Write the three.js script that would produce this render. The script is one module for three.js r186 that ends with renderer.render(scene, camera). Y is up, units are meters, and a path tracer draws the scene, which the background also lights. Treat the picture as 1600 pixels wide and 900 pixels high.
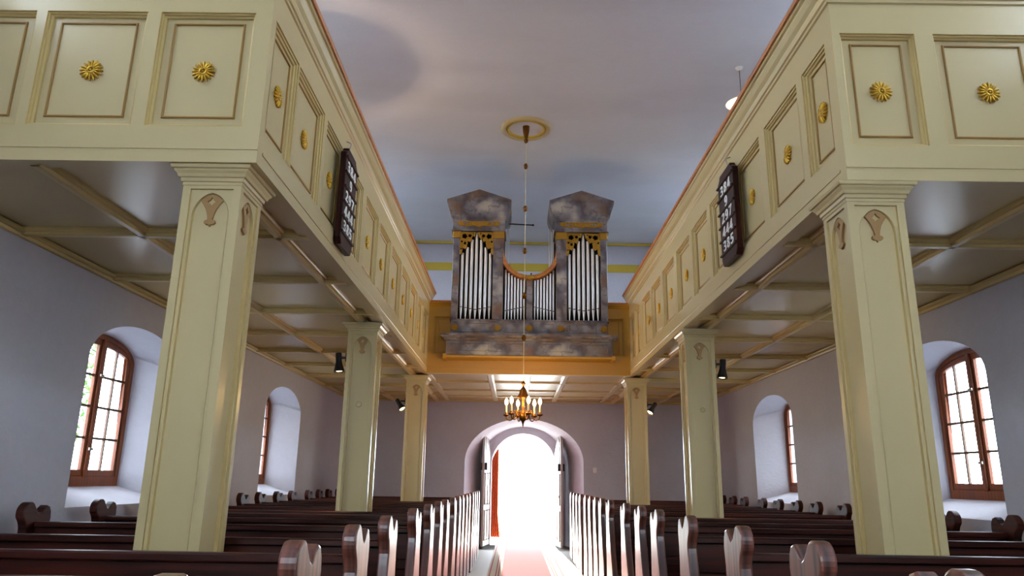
import * as THREE from 'three';
import { mergeGeometries, toCreasedNormals } from 'three/addons/utils/BufferGeometryUtils.js';
import { FontLoader } from 'three/addons/loaders/FontLoader.js';
import { TextGeometry } from 'three/addons/geometries/TextGeometry.js';

// ------------------------------------------------------------------ camera, sky, exposure
const scene = new THREE.Scene();
const camera = new THREE.PerspectiveCamera(2 * Math.atan(450 / 1141.83) * 180 / Math.PI, 16 / 9, 0.05, 400);
camera.position.set(-0.205, 1.4, 0);
camera.rotation.order = 'YXZ';
camera.rotation.set(0.2579, 0.0069, 0.0155);
const renderer = new THREE.WebGLRenderer({ antialias: true });
renderer.toneMapping = THREE.LinearToneMapping;
renderer.toneMappingExposure = 0.85;
renderer.shadowMap.enabled = true;
scene.background = new THREE.Color(0.75, 0.88, 1.0);
scene.backgroundIntensity = 22;
// low sun beyond the west door, a little to its left: the beam falls through the doorway along the aisle
const sun = new THREE.DirectionalLight('#fff3e0', 20);
{ const el = 19.5 * Math.PI / 180, az = 2 * Math.PI / 180; sun.position.set(-40 * Math.cos(el) * Math.sin(az), 40 * Math.sin(el), -18 - 40 * Math.cos(el) * Math.cos(az)); }
sun.target.position.set(0, 0, -18); sun.castShadow = true;
Object.assign(sun.shadow.camera, { left: -12, right: 12, top: 14, bottom: -14, near: 1, far: 70 }); sun.shadow.mapSize.set(2048, 2048);
scene.add(sun, sun.target);

// ------------------------------------------------------------------ sizes (metres; D is the distance down the nave, z = -D)
const WALL = 3.77, CEIL = 6.7, FAR = 16.05, EAST = -4.6, GAP = 1.63, SOFFIT = 3.05;
const WEST_FRONT = 11.64, FRONT = { left: 3.66, right: 3.79 };
const AISLE = 0.87;

// ------------------------------------------------------------------ helpers
let seed = 7;
const rnd = () => { seed = (seed * 1664525 + 1013904223) >>> 0; return seed / 4294967296; };
const taken = {};
function numbered(n) { const k = taken[n] = (taken[n] ?? -1) + 1; return k ? n + '_' + String(k).padStart(3, '0') : n; }
function shade(o) { o.castShadow = true; o.receiveShadow = true; return o; }
const V = (x, y, z) => new THREE.Vector3(x, y, z);
function flat(g) { const q = g.index ? g.toNonIndexed() : g; for (const k of Object.keys(q.attributes)) if (!['position', 'normal', 'uv'].includes(k)) q.deleteAttribute(k); q.morphAttributes = {}; q.clearGroups(); return q; }
function xf(g, m) {                                     // transform; keeps the winding right under mirroring
  g = flat(g); g.applyMatrix4(m);
  if (m.determinant() < 0) for (const k of Object.keys(g.attributes)) {
    const a = g.attributes[k], s = a.itemSize, d = a.array;
    for (let i = 0; i < a.count; i += 3) for (let j = 0; j < s; j++) { const t = d[(i + 1) * s + j]; d[(i + 1) * s + j] = d[(i + 2) * s + j]; d[(i + 2) * s + j] = t; }
  }
  return g;
}
function boxUV(g) {                                     // uv in metres from position and facing
  const p = g.attributes.position, n = g.attributes.normal, uv = new Float32Array(p.count * 2);
  for (let i = 0; i < p.count; i++) {
    const ax = Math.abs(n.getX(i)), ay = Math.abs(n.getY(i)), az = Math.abs(n.getZ(i));
    let u, v;
    if (ax >= ay && ax >= az) { u = p.getZ(i); v = p.getY(i); } else if (ay >= az) { u = p.getX(i); v = p.getZ(i); } else { u = p.getX(i); v = p.getY(i); }
    uv[2 * i] = u; uv[2 * i + 1] = v;
  }
  g.setAttribute('uv', new THREE.BufferAttribute(uv, 2));
  return g;
}
function merge(list) {
  list = (Array.isArray(list) ? list : [list]).map(flat);
  for (const g of list) { if (!g.attributes.normal) g.computeVertexNormals(); if (!g.attributes.uv) g.setAttribute('uv', new THREE.BufferAttribute(new Float32Array(g.attributes.position.count * 2), 2)); }
  return list.length > 1 ? mergeGeometries(list) : list[0];
}
function origin(o) { const v = V(0, 0, 0); for (let q = o; q && q !== scene; q = q.parent) v.add(q.position); return v; }
// a part: geometries in world coordinates (parents are only ever moved, not turned, while building)
function part(name, geos, mat, parent, keepUV) {
  const g = merge(geos); if (!keepUV) boxUV(g);
  if (parent) { const o = origin(parent); g.translate(-o.x, -o.y, -o.z); }
  const m = shade(new THREE.Mesh(g, mat)); m.name = name;
  if (parent) parent.add(m);
  return m;
}
function thing(name, label, category, x, y, z, group) {
  const o = new THREE.Group(); o.name = numbered(name); o.position.set(x, y, z); scene.add(o);
  o.userData = { label, category }; if (group) o.userData.group = group;
  return o;
}
function solo(name, label, category, geos, mat, group, keepUV) {
  const m = part(numbered(name), geos, mat, null, keepUV); scene.add(m);
  m.userData = { label, category }; if (group) m.userData.group = group; return m;
}
function struct(name, geos, mat, label, keepUV) { const m = part(name, geos, mat, null, keepUV); scene.add(m); m.userData = { kind: 'structure', label, category: 'building part' }; return m; }
const T = (x, y, z) => new THREE.Matrix4().makeTranslation(x, y, z);
function box(x0, x1, y0, y1, d0, d1) {                   // a box from x, y and D ranges
  const g = new THREE.BoxGeometry(Math.abs(x1 - x0), Math.abs(y1 - y0), Math.abs(d1 - d0)); g.translate((x0 + x1) / 2, (y0 + y1) / 2, -(d0 + d1) / 2); return flat(g);
}
function bevelBox(w, h, d, b = 0.004) {
  const s = new THREE.Shape(); s.moveTo(-w / 2 + b, -h / 2 + b); s.lineTo(w / 2 - b, -h / 2 + b); s.lineTo(w / 2 - b, h / 2 - b); s.lineTo(-w / 2 + b, h / 2 - b); s.closePath();
  const g = new THREE.ExtrudeGeometry(s, { depth: d - 2 * b, bevelEnabled: true, bevelSize: b, bevelThickness: b, bevelSegments: 1, steps: 1 }); g.translate(0, 0, -d / 2 + b); return flat(g);
}
function bbox(x0, x1, y0, y1, d0, d1, b) { const g = bevelBox(x1 - x0, y1 - y0, d1 - d0, b); g.translate((x0 + x1) / 2, (y0 + y1) / 2, -(d0 + d1) / 2); return g; }
function face(ux, uy, uz, vx, vy, vz, nx, ny, nz, ox, oy, oz) { return new THREE.Matrix4().set(ux, vx, nx, ox, uy, vy, ny, oy, uz, vz, nz, oz, 0, 0, 0, 1); }
// local frames: u along, v up, n out of the face
const faceLeft = (x) => face(0, 0, -1, 0, 1, 0, 1, 0, 0, x, 0, 0);          // faces +x, u = D
const faceRight = (x) => face(0, 0, -1, 0, 1, 0, -1, 0, 0, x, 0, 0);        // faces -x, u = D (mirrored)
const faceFront = (D) => face(1, 0, 0, 0, 1, 0, 0, 0, 1, 0, 0, -D);         // faces the camera, u = X
function lbox(u0, u1, v0, v1, n0, n1, b) { const g = b ? bevelBox(u1 - u0, v1 - v0, n1 - n0, b) : flat(new THREE.BoxGeometry(u1 - u0, v1 - v0, n1 - n0)); g.translate((u0 + u1) / 2, (v0 + v1) / 2, (n0 + n1) / 2); return g; }
// sweep a profile [[outward, height]...] along a 2D path with mitred corners -> positions (a, b, h)
function sweep(path, closed, profile) {
  const n = path.length, off = [];
  const nrm = (p, q) => { const dx = q[0] - p[0], dy = q[1] - p[1], l = Math.hypot(dx, dy); return [dy / l, -dx / l]; };
  for (let i = 0; i < n; i++) {
    const a = closed || i > 0 ? nrm(path[(i - 1 + n) % n], path[i]) : null, b = closed || i < n - 1 ? nrm(path[i], path[(i + 1) % n]) : null;
    if (!a) off.push(b); else if (!b) off.push(a); else { const k = 1 + a[0] * b[0] + a[1] * b[1]; off.push([(a[0] + b[0]) / k, (a[1] + b[1]) / k]); }
  }
  const pos = [], P = (i, j) => [path[i][0] + off[i][0] * profile[j][0], path[i][1] + off[i][1] * profile[j][0], profile[j][1]];
  for (let i = 0; i < (closed ? n : n - 1); i++) for (let j = 0; j < profile.length - 1; j++) {
    const k = (i + 1) % n, a = P(i, j), b = P(k, j), c = P(k, j + 1), d = P(i, j + 1); pos.push(...a, ...b, ...c, ...a, ...c, ...d);
  }
  const g = new THREE.BufferGeometry(); g.setAttribute('position', new THREE.Float32BufferAttribute(pos, 3)); g.computeVertexNormals(); return g;
}
const rectPath = (u0, u1, v0, v1) => [[u0, v0], [u1, v0], [u1, v1], [u0, v1]];            // counter-clockwise: outward is outside
const upright = new THREE.Matrix4().set(1, 0, 0, 0, 0, 0, 1, 0, 0, -1, 0, 0, 0, 0, 0, 1);   // (a, b, h) -> x = a, y = h, z = -b  (b is D)
const hsweep = (path, closed, profile) => xf(sweep(path, closed, profile), upright);
function shape(pts, holes = []) { const s = new THREE.Shape(pts.map(([a, b]) => new THREE.Vector2(a, b))); for (const h of holes) s.holes.push(new THREE.Path(h.map(([a, b]) => new THREE.Vector2(a, b)))); return s; }
function extrude(pts, holes, depth, bevel = 0) {
  const g = new THREE.ExtrudeGeometry(shape(pts, holes), { depth: depth - 2 * bevel, bevelEnabled: bevel > 0, bevelSize: bevel, bevelOffset: -bevel, bevelThickness: bevel, bevelSegments: 2, curveSegments: 10, steps: 1 });
  if (bevel) g.translate(0, 0, bevel); return flat(g);
}
function tube(points, r, seg = 24, rad = 8, closed = false) { return flat(new THREE.TubeGeometry(new THREE.CatmullRomCurve3(points, closed), seg, r, rad, closed)); }
function lathe(pts, seg = 20) { return flat(new THREE.LatheGeometry(pts.map(([r, y]) => new THREE.Vector2(r, y)), seg)); }
function arch(hw, y0, spring, apex, n = 20, c = 0) {       // outline with an elliptic head, counter-clockwise
  const p = [[c - hw, y0], [c + hw, y0]];
  for (let i = 0; i <= n; i++) { const t = Math.PI * i / n; p.push([c + hw * Math.cos(t), spring + (apex - spring) * Math.sin(t)]); }
  return p;
}
function loft(A, ha, B, hb) {
  const pos = []; for (let i = 0; i < A.length; i++) { const k = (i + 1) % A.length, a = [...A[i], ha], b = [...A[k], ha], c = [...B[k], hb], d = [...B[i], hb]; pos.push(...a, ...b, ...c, ...a, ...c, ...d); }
  const g = new THREE.BufferGeometry(); g.setAttribute('position', new THREE.Float32BufferAttribute(pos, 3)); g.computeVertexNormals(); return toCreasedNormals(g, 0.5);
}

// ------------------------------------------------------------------ procedural textures
function lattice(n, s) { const a = new Float32Array(n * n); let q = s >>> 0; for (let i = 0; i < n * n; i++) { q = (q * 1664525 + 1013904223) >>> 0; a[i] = q / 4294967296; } return a; }
function fbm(size, cellsX, cellsY, oct, s, gain = 0.5) {   // tileable value noise, about 0..1
  const out = new Float32Array(size * size); let amp = 1, tot = 0;
  for (let o = 0; o < oct; o++) {
    const cx = cellsX << o, cy = cellsY << o, N = Math.max(cx, cy), L = lattice(N, s + o * 977);
    for (let y = 0; y < size; y++) { const fy = y / size * cy, iy = Math.floor(fy), ty = fy - iy, sy = ty * ty * (3 - 2 * ty), y1 = (iy + 1) % cy;
      for (let x = 0; x < size; x++) { const fx = x / size * cx, ix = Math.floor(fx), tx = fx - ix, sx = tx * tx * (3 - 2 * tx), x1 = (ix + 1) % cx;
        const a = L[iy * N + ix], b = L[iy * N + x1], c = L[y1 * N + ix], d = L[y1 * N + x1];
        out[y * size + x] += amp * (a + (b - a) * sx + (c - a) * sy + (a - b - c + d) * sx * sy); } }
    tot += amp; amp *= gain;
  }
  for (let i = 0; i < out.length; i++) out[i] /= tot; return out;
}
function tex(size, fn, srgb, metres) {
  const d = new Uint8Array(size * size * 4);
  for (let i = 0; i < size * size; i++) { const c = fn(i); d[4 * i] = c[0]; d[4 * i + 1] = c[1]; d[4 * i + 2] = c[2]; d[4 * i + 3] = 255; }
  const t = new THREE.DataTexture(d, size, size); t.wrapS = t.wrapT = THREE.RepeatWrapping; t.magFilter = THREE.LinearFilter; t.minFilter = THREE.LinearMipmapLinearFilter; t.generateMipmaps = true;
  if (srgb) t.colorSpace = THREE.SRGBColorSpace; t.repeat.set(1 / metres[0], 1 / metres[1]); t.needsUpdate = true; return t;
}
const mixc = (a, b, t) => [a[0] + (b[0] - a[0]) * t, a[1] + (b[1] - a[1]) * t, a[2] + (b[2] - a[2]) * t];
const clamp = (x) => Math.max(0, Math.min(1, x));
const nA = fbm(512, 4, 4, 6, 11), nB = fbm(512, 8, 8, 5, 23), nStreak = fbm(512, 2, 48, 3, 31), nStreak2 = fbm(512, 48, 2, 3, 37), nFine = fbm(512, 64, 64, 2, 41), nBig = fbm(512, 3, 3, 3, 53);
const gray = (a, lo = 0, hi = 255) => (i) => { const v = lo + (hi - lo) * clamp(a[i]); return [v, v, v]; };
const plasterBump = tex(512, (i) => { const v = 255 * clamp(nA[i] * 0.7 + nFine[i] * 0.3); return [v, v, v]; }, false, [1.7, 1.7]);
const plasterColor = tex(512, (i) => mixc([200, 198, 208], [184, 178, 187], clamp((nBig[i] - 0.35) * 2.2) * 0.6 + nFine[i] * 0.25), true, [3.1, 3.1]);
const ceilColor = tex(512, (i) => mixc([230, 233, 244], [212, 213, 224], clamp((nBig[i] * 0.75 + nA[i] * 0.25 - 0.36) * 2.6) * 0.75 + nFine[i] * 0.15), true, [5.3, 2.6]);
const brushBump = tex(512, (i) => { const v = 255 * clamp(nStreak[i] * 0.6 + nB[i] * 0.4); return [v, v, v]; }, false, [0.9, 0.9]);
const paintRough = tex(512, (i) => { const v = 255 * clamp(0.75 + nB[i] * 0.45); return [v, v, v]; }, false, [0.8, 0.8]);
const grainColor = (a, b, streak) => tex(512, (i) => mixc(a, b, clamp((streak[i] - 0.3) * 1.9 + (nA[i] - 0.5) * 0.7)), true, [1.1, 1.1]);
const nWarp = fbm(512, 3, 3, 4, 71), nPatch = fbm(512, 5, 5, 4, 83);
const marble = tex(512, (i) => {                           // painted marbling: broad diagonal clouds of grey, brown and dark slate
  const x = i % 512, y = (i / 512) | 0, ph = (x + y) / 512 * 2 + nWarp[i] * 2.6, band = Math.pow(0.5 + 0.5 * Math.sin(2 * Math.PI * ph), 2.2);
  const vein = Math.pow(1 - Math.abs(Math.sin(Math.PI * ((x - y) / 512 * 2 + nA[i] * 3))), 9);
  let c = mixc([134, 130, 134], [98, 94, 102], clamp((nB[i] - 0.3) * 2)); c = mixc(c, [56, 52, 64], band * clamp(nPatch[i] * 2 - 0.35)); c = mixc(c, [112, 84, 62], clamp((nPatch[i] - 0.5) * 3.2)); c = mixc(c, [176, 168, 156], clamp((0.42 - nPatch[i]) * 4)); return mixc(c, [44, 40, 50], vein * 0.45);
}, true, [1.2, 1.2]);
const carpetColor = tex(256, (i) => { const j = i % 256 * 2 + ((i / 256) | 0) * 1024, k = nFine[j % (512 * 512)]; return mixc([166, 14, 46], [190, 40, 72], k); }, true, [0.25, 0.25]);
const curtainColor = tex(256, (i) => { const x = i % 256, y = (i / 256) | 0, k = Math.sin(x / 256 * 6.283 * 4) * Math.sin(y / 256 * 6.283 * 4) + nFine[(y * 2 * 512 + x * 2)] * 1.6 - 0.8; return k > 0.1 ? [196, 66, 24] : [228, 118, 62]; }, true, [0.35, 0.35]);

// ------------------------------------------------------------------ materials
const std = (o) => new THREE.MeshStandardMaterial(o);
const M = {
  plaster: std({ map: plasterColor, roughness: 0.95, bumpMap: plasterBump, bumpScale: 0.006 }),
  ceiling: std({ map: ceilColor, roughness: 0.6, bumpMap: plasterBump, bumpScale: 0.003 }),
  cream: std({ color: '#ccb988', roughness: 0.25, bumpMap: brushBump, bumpScale: 0.00025 }),
  ochre: std({ color: '#c8af70', roughness: 0.35 }),
  bead: std({ color: '#a07a3a', roughness: 0.4 }),
  brownTrim: std({ color: '#7d5a30', roughness: 0.4 }),
  tan: std({ color: '#a17c48', roughness: 0.4 }),
  cap: std({ map: grainColor([196, 124, 62], [160, 92, 40], nStreak), roughness: 0.4 }),
  gold: std({ color: '#d2a83a', roughness: 0.3, metalness: 0.75 }),
  oldGold: std({ color: '#a87f2a', roughness: 0.45, metalness: 0.6 }),
  yellow: std({ color: '#b98a24', roughness: 0.4, bumpMap: brushBump, bumpScale: 0.0003 }),
  yellowBand: std({ color: '#c9ad3c', roughness: 0.7 }),
  marble: std({ map: marble, roughness: 0.4 }),
  pipe: std({ color: '#d3d4d6', roughness: 0.28, metalness: 0.75 }),
  dark: std({ color: '#0b0908', roughness: 0.9 }),
  pew: new THREE.MeshPhysicalMaterial({ map: grainColor([70, 25, 13], [28, 9, 5], nStreak), specularIntensity: 0.6, roughness: 0.42, bumpMap: brushBump, bumpScale: 0.0008 }),
  pewEnd: new THREE.MeshPhysicalMaterial({ map: grainColor([126, 72, 56], [58, 30, 23], nStreak2), roughness: 0.4, clearcoat: 1, clearcoatRoughness: 0.22, bumpMap: brushBump, bumpScale: 0.001 }),
  windowWood: std({ map: grainColor([134, 66, 26], [104, 48, 18], nStreak2), roughness: 0.5 }),
  muntin: std({ color: '#5c3a22', roughness: 0.5 }),
  glass: new THREE.MeshPhysicalMaterial({ color: '#ffffff', roughness: 0.02, transmission: 1, thickness: 0, ior: 1.45 }),
  steel: std({ color: '#9c9a94', roughness: 0.35, metalness: 0.9 }),
  black: std({ color: '#101010', roughness: 0.4 }),
  brass: std({ color: '#6e4719', roughness: 0.35, metalness: 0.9 }),
  candle: std({ color: '#d8c9a0', roughness: 0.6 }),
  bulb: std({ color: '#fff1d6', emissive: '#ffdfa0', emissiveIntensity: 14, roughness: 0.4 }),
  enamel: std({ color: '#ecebe6', roughness: 0.25 }),
  boardWood: new THREE.MeshPhysicalMaterial({ map: grainColor([58, 18, 10], [30, 8, 5], nStreak2), specularIntensity: 0.4, roughness: 0.55 }),
  digit: std({ color: '#f2f2f0', roughness: 0.6 }),
  stone: std({ color: '#c9c3b8', roughness: 0.55, bumpMap: plasterBump, bumpScale: 0.002 }),
  floorWood: std({ map: grainColor([110, 78, 52], [84, 58, 38], nStreak), roughness: 0.6 }),
  carpet: std({ map: carpetColor, roughness: 1 }),
  carpetEdge: std({ color: '#e6d9c4', roughness: 1, bumpMap: plasterBump, bumpScale: 0.002 }),
  carpetLine: std({ color: '#b8323e', roughness: 1 }),
  doorPaint: std({ color: '#b9b2aa', roughness: 0.25 }),
  curtain: std({ map: curtainColor, roughness: 1 }),
  paving: std({ color: '#cfc8ba', roughness: 0.9, bumpMap: plasterBump, bumpScale: 0.01 }),
  gravel: std({ color: '#80868c', roughness: 1, bumpMap: plasterBump, bumpScale: 0.02 }),
  leaf: std({ color: '#5f8a3a', roughness: 0.8 }),
  bark: std({ color: '#5a4a3a', roughness: 0.95 }),
};

// ------------------------------------------------------------------ room shell
const winSpec = { hw: 0.88, y0: 1.14, spring: 2.36, apex: 2.75, bhw: 0.6, b0: 1.29, bspring: 2.5, bapex: 2.72, depth: 0.42, outer: 0.6 };
const upSpec = { ...winSpec, hw: 1.0, bhw: 0.78, y0: 4.6, spring: 5.9, apex: 6.45, b0: 4.68, bspring: 5.95, bapex: 6.4 };
const FRAME = { left: 0.1, right: 0.05 };      // the casements sit a little farther down the nave than their recesses
const lowWin = { left: [6.92, 11.4], right: [7.05, 11.52] };
const upWin = { left: [-2.08, 2.42, 6.92, 11.6, 13.8], right: [-1.95, 2.55, 7.05, 11.6, 13.8] };
function wallGeo(len0, len1, specs, off) {                     // local: a = D, b = y, h = outward depth
  const inner = specs.map(([s, c]) => arch(s.hw, s.y0, s.spring, s.apex, 24, c)), outer = specs.map(([s, c]) => arch(s.bhw, s.b0, s.bspring, s.bapex, 24, c + off));
  const rect = (y0, y1) => [[len0, y0], [len1, y0], [len1, y1], [len0, y1]], gs = [];
  gs.push(extrude(rect(-0.2, CEIL + 0.2), inner, 0.04));
  const g = extrude(rect(-0.2, CEIL + 0.2), outer, winSpec.outer - winSpec.depth); g.translate(0, 0, winSpec.depth); gs.push(g);
  specs.forEach(([s], i) => gs.push(loft(inner[i], 0, outer[i], winSpec.depth + 0.01)));
  return merge(gs);
}
const toLeft = (x) => face(0, 0, -1, 0, 1, 0, -1, 0, 0, x, 0, 0), toRight = (x) => face(0, 0, -1, 0, 1, 0, 1, 0, 0, x, 0, 0);   // h goes out of the room
const specsOf = (s) => [...lowWin[s].map((c) => [winSpec, c]), ...upWin[s].map((c) => [upSpec, c])];
struct('wall_left', xf(wallGeo(EAST - 0.5, FAR + 0.5, specsOf('left'), FRAME.left), toLeft(-WALL)), M.plaster, 'white plastered side wall with deep arched window recesses, left of the nave');
struct('wall_right', xf(wallGeo(EAST - 0.5, FAR + 0.5, specsOf('right'), FRAME.right), toRight(WALL)), M.plaster, 'white plastered side wall with deep arched window recesses, right of the nave');
// west wall with the doorway: splayed embrasure, then the outer opening
const DOOR = { back: 17.4, out: 17.95 };
{
  const A = arch(1.27, 0, 1.78, 2.7, 32), B = arch(0.97, 0, 1.78, 2.62, 32), Cc = arch(0.74, 0, 1.75, 2.47, 32);
  const rect = [[-WALL - 0.8, -0.2], [WALL + 0.8, -0.2], [WALL + 0.8, CEIL + 0.2], [-WALL - 0.8, CEIL + 0.2]];
  const toFar = (D) => face(1, 0, 0, 0, 1, 0, 0, 0, -1, 0, 0, -D);
  // the outlines end at the floor, which stays open
  const open = (o) => [[o[0][0], -0.19], [o[1][0], -0.19], ...o.slice(2)];
  const gs = [extrude(rect, [open(A)], 0.05), loft(A, 0, B, DOOR.back - FAR)];
  const back = extrude(rect, [open(Cc)], DOOR.out - DOOR.back); back.translate(0, 0, DOOR.back - FAR); gs.push(back);
  struct('wall_far', gs.map((g) => xf(g, toFar(FAR))), M.plaster, 'white plastered end wall with the arched doorway below the organ gallery');
}
// east wall behind the viewer, with three tall windows
{
  const cs = [-2.2, 0, 2.2], holes = cs.map((c) => arch(0.55, 1.6, 3.9, 4.45, 20, c));
  const g = extrude([[-WALL - 0.8, -0.2], [WALL + 0.8, -0.2], [WALL + 0.8, CEIL + 0.2], [-WALL - 0.8, CEIL + 0.2]], holes, 0.6);
  g.translate(0, 0, -EAST); struct('wall_back', g, M.plaster, 'white plastered chancel wall with three tall arched windows');
}
struct('ceiling', box(-WALL - 0.7, WALL + 0.7, CEIL, CEIL + 0.3, EAST - 0.5, FAR + 1.5), M.ceiling, 'flat pale plaster ceiling over the nave');
struct('floor', box(-WALL - 0.7, WALL + 0.7, -0.3, 0, EAST - 0.5, DOOR.out + 0.1), M.stone, 'pale stone floor of the church');
struct('ground', box(-60, 60, -0.5, -0.14, -60, 90), M.gravel, 'pale gravel churchyard outside the windows');
struct('path', box(-4, 4, -0.2, -0.1, DOOR.out + 0.1, 45), M.paving, 'pale paved path outside the open door');
// frieze below the ceiling on the end wall: thin yellow line, grey cove, wide yellow band
struct('trim_1', box(-WALL, WALL, 6.03, 6.21, FAR - 0.025, FAR), M.yellowBand, 'wide yellow painted band along the top of the end wall');
struct('trim_2', box(-WALL, WALL, 6.63, 6.68, FAR - 0.16, FAR - 0.12), M.yellowBand, 'thin yellow moulding where the end wall meets the ceiling');
struct('trim_3', hsweep([[WALL, FAR], [-WALL, FAR]], false, [[0, 6.21], [-0.03, 6.21], [-0.035, 6.4], [-0.07, 6.42], [-0.09, 6.5], [-0.13, 6.62], [-0.13, 6.7]].map(([o, y]) => [-o, y])), M.plaster, 'plaster cove between the yellow lines of the end wall');

// ------------------------------------------------------------------ windows
function makeWindow(n, side, c, s, label, simple) {
  c += FRAME[side]; const g0 = new THREE.Group(); g0.name = 'window_' + n; g0.userData = { kind: 'structure', label, category: 'window' };
  const sx = side === 'left' ? -1 : 1, m = side === 'left' ? toLeft(-WALL) : toRight(WALL), X = sx * (WALL + s.depth + 0.05);
  g0.position.set(X, s.b0, -c); scene.add(g0);
  const hw = s.bhw, y0 = s.b0 - 0.01, at = (g) => { g.translate(c, 0, s.depth + 0.02); return xf(g, m); };
  const top = (u, w, yt) => s.bspring + (yt - s.bspring) * Math.sqrt(Math.max(0, 1 - (u / w) ** 2));
  const out = arch(hw, y0, s.bspring, s.bapex, 24), inn = arch(hw - 0.055, y0 + 0.1, s.bspring, s.bapex - 0.055, 24);
  part('frame', at(extrude(out, [inn], 0.055, 0.005)), M.windowWood, g0);
  part('mullion', at(lbox(-0.03, 0.03, y0 + 0.09, s.bapex - 0.05, -0.012, 0.055, 0.006)), M.windowWood, g0);
  const iw = hw - 0.055, rows = 4, yb = y0 + 0.16, yt = s.bapex - 0.11, H = (yt - yb) / rows;
  for (const k of [-1, 1]) {
    // leaf: stiles and rails
    const u0 = 0.028, u1 = iw, su = 0.036;
    const o = [[u0, y0 + 0.1], [u1, y0 + 0.1]], i2 = [[u0 + su, yb], [u1 - su, yb]];
    for (let q = 0; q <= 10; q++) { const u = u1 - (u1 - u0) * q / 10; o.push([u, top(u, iw, s.bapex - 0.055)]); const w = u1 - su - (u1 - u0 - 2 * su) * q / 10; i2.push([w, top(w, iw, s.bapex - 0.11)]); }
    const fl = (p) => k > 0 ? p : p.map(([a, b]) => [-a, b]).reverse();
    const leafG = extrude(fl(o), [fl(i2)], 0.035, 0.004); leafG.translate(0, 0, 0.012);
    const leaf = part('casement', at(leafG), M.windowWood, g0);
    const um = (u0 + u1) / 2, a = u0 + su, b = u1 - su;
    const bar = lbox(um - 0.011, um + 0.011, yb, top(um, iw, s.bapex - 0.11), 0.018, 0.04);
    part('glazing_bar', at(k > 0 ? bar : bar.translate(-2 * um, 0, 0)), M.muntin, leaf);
    for (let r = 1; r < rows; r++) part('glazing_bar', at(k > 0 ? lbox(a, b, yb + r * H - 0.011, yb + r * H + 0.011, 0.019, 0.039) : lbox(-b, -a, yb + r * H - 0.011, yb + r * H + 0.011, 0.019, 0.039)), M.muntin, leaf);
    for (let r = 0; r < rows; r++) for (const [p, q] of [[a, um], [um, b]]) {
      const lo = yb + r * H, pts = [[p, lo], [q, lo]];
      if (r < rows - 1) pts.push([q, lo + H], [p, lo + H]); else for (let j = 0; j <= 4; j++) { const u = q - (q - p) * j / 4; pts.push([u, Math.max(lo + 0.02, top(u, iw, s.bapex - 0.11))]); }
      const pg = extrude(fl(pts), [], 0.004); pg.translate(0, 0, 0.027);
      part('pane', at(pg), M.glass, leaf);
    }
  }
  if (!simple) for (const y of [y0 + 0.35, s.bapex - 0.4]) part('latch', at(lbox(-0.03, 0.03, y - 0.012, y + 0.012, -0.028, -0.01, 0.004)), M.steel, g0);
  return g0;
}
let wn = 0;
const wl = { left: ['chancel', 'bay beside the viewer', 'nearer', 'farther'], right: ['chancel', 'bay beside the viewer', 'nearer', 'farther'] };
for (const side of ['left', 'right']) lowWin[side].forEach((c, i) => makeWindow(++wn, side, c, winSpec, `brown wooden arched casement window, ${['the nearer one', 'the farther one'][i]} in the ${side} wall under the gallery`, false));
for (const side of ['left', 'right']) upWin[side].forEach((c, i) => makeWindow(++wn, side, c, upSpec, `brown wooden arched window above the ${side} gallery, ${['first', 'second', 'third', 'fourth', 'fifth'][i]} from the chancel`, true));
for (const c of [-2.2, 0, 2.2]) {
  const g0 = new THREE.Group(); g0.name = 'window_' + (++wn); g0.userData = { kind: 'structure', category: 'window', label: `tall arched window of the chancel wall, ${c < 0 ? 'left' : c > 0 ? 'right' : 'middle'} of three` }; g0.position.set(c, 1.6, -EAST + 0.3); scene.add(g0);
  const fr = extrude(arch(0.55, 1.6, 3.9, 4.45, 20, c), [arch(0.48, 1.67, 3.9, 4.38, 20, c)], 0.08); fr.translate(0, 0, -EAST + 0.25); part('frame', fr, M.windowWood, g0);
  part('mullion', box(c - 0.03, c + 0.03, 1.66, 4.4, EAST - 0.27, EAST - 0.33), M.windowWood, g0);
  for (let k = 1; k < 5; k++) part('glazing_bar', box(c - 0.49, c + 0.49, 1.6 + k * 0.5, 1.63 + k * 0.5, EAST - 0.28, EAST - 0.32), M.muntin, g0);
  const pg = extrude(arch(0.48, 1.67, 3.9, 4.38, 20, c), [], 0.004); pg.translate(0, 0, -EAST + 0.29); part('pane', pg, M.glass, g0);
}

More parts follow.
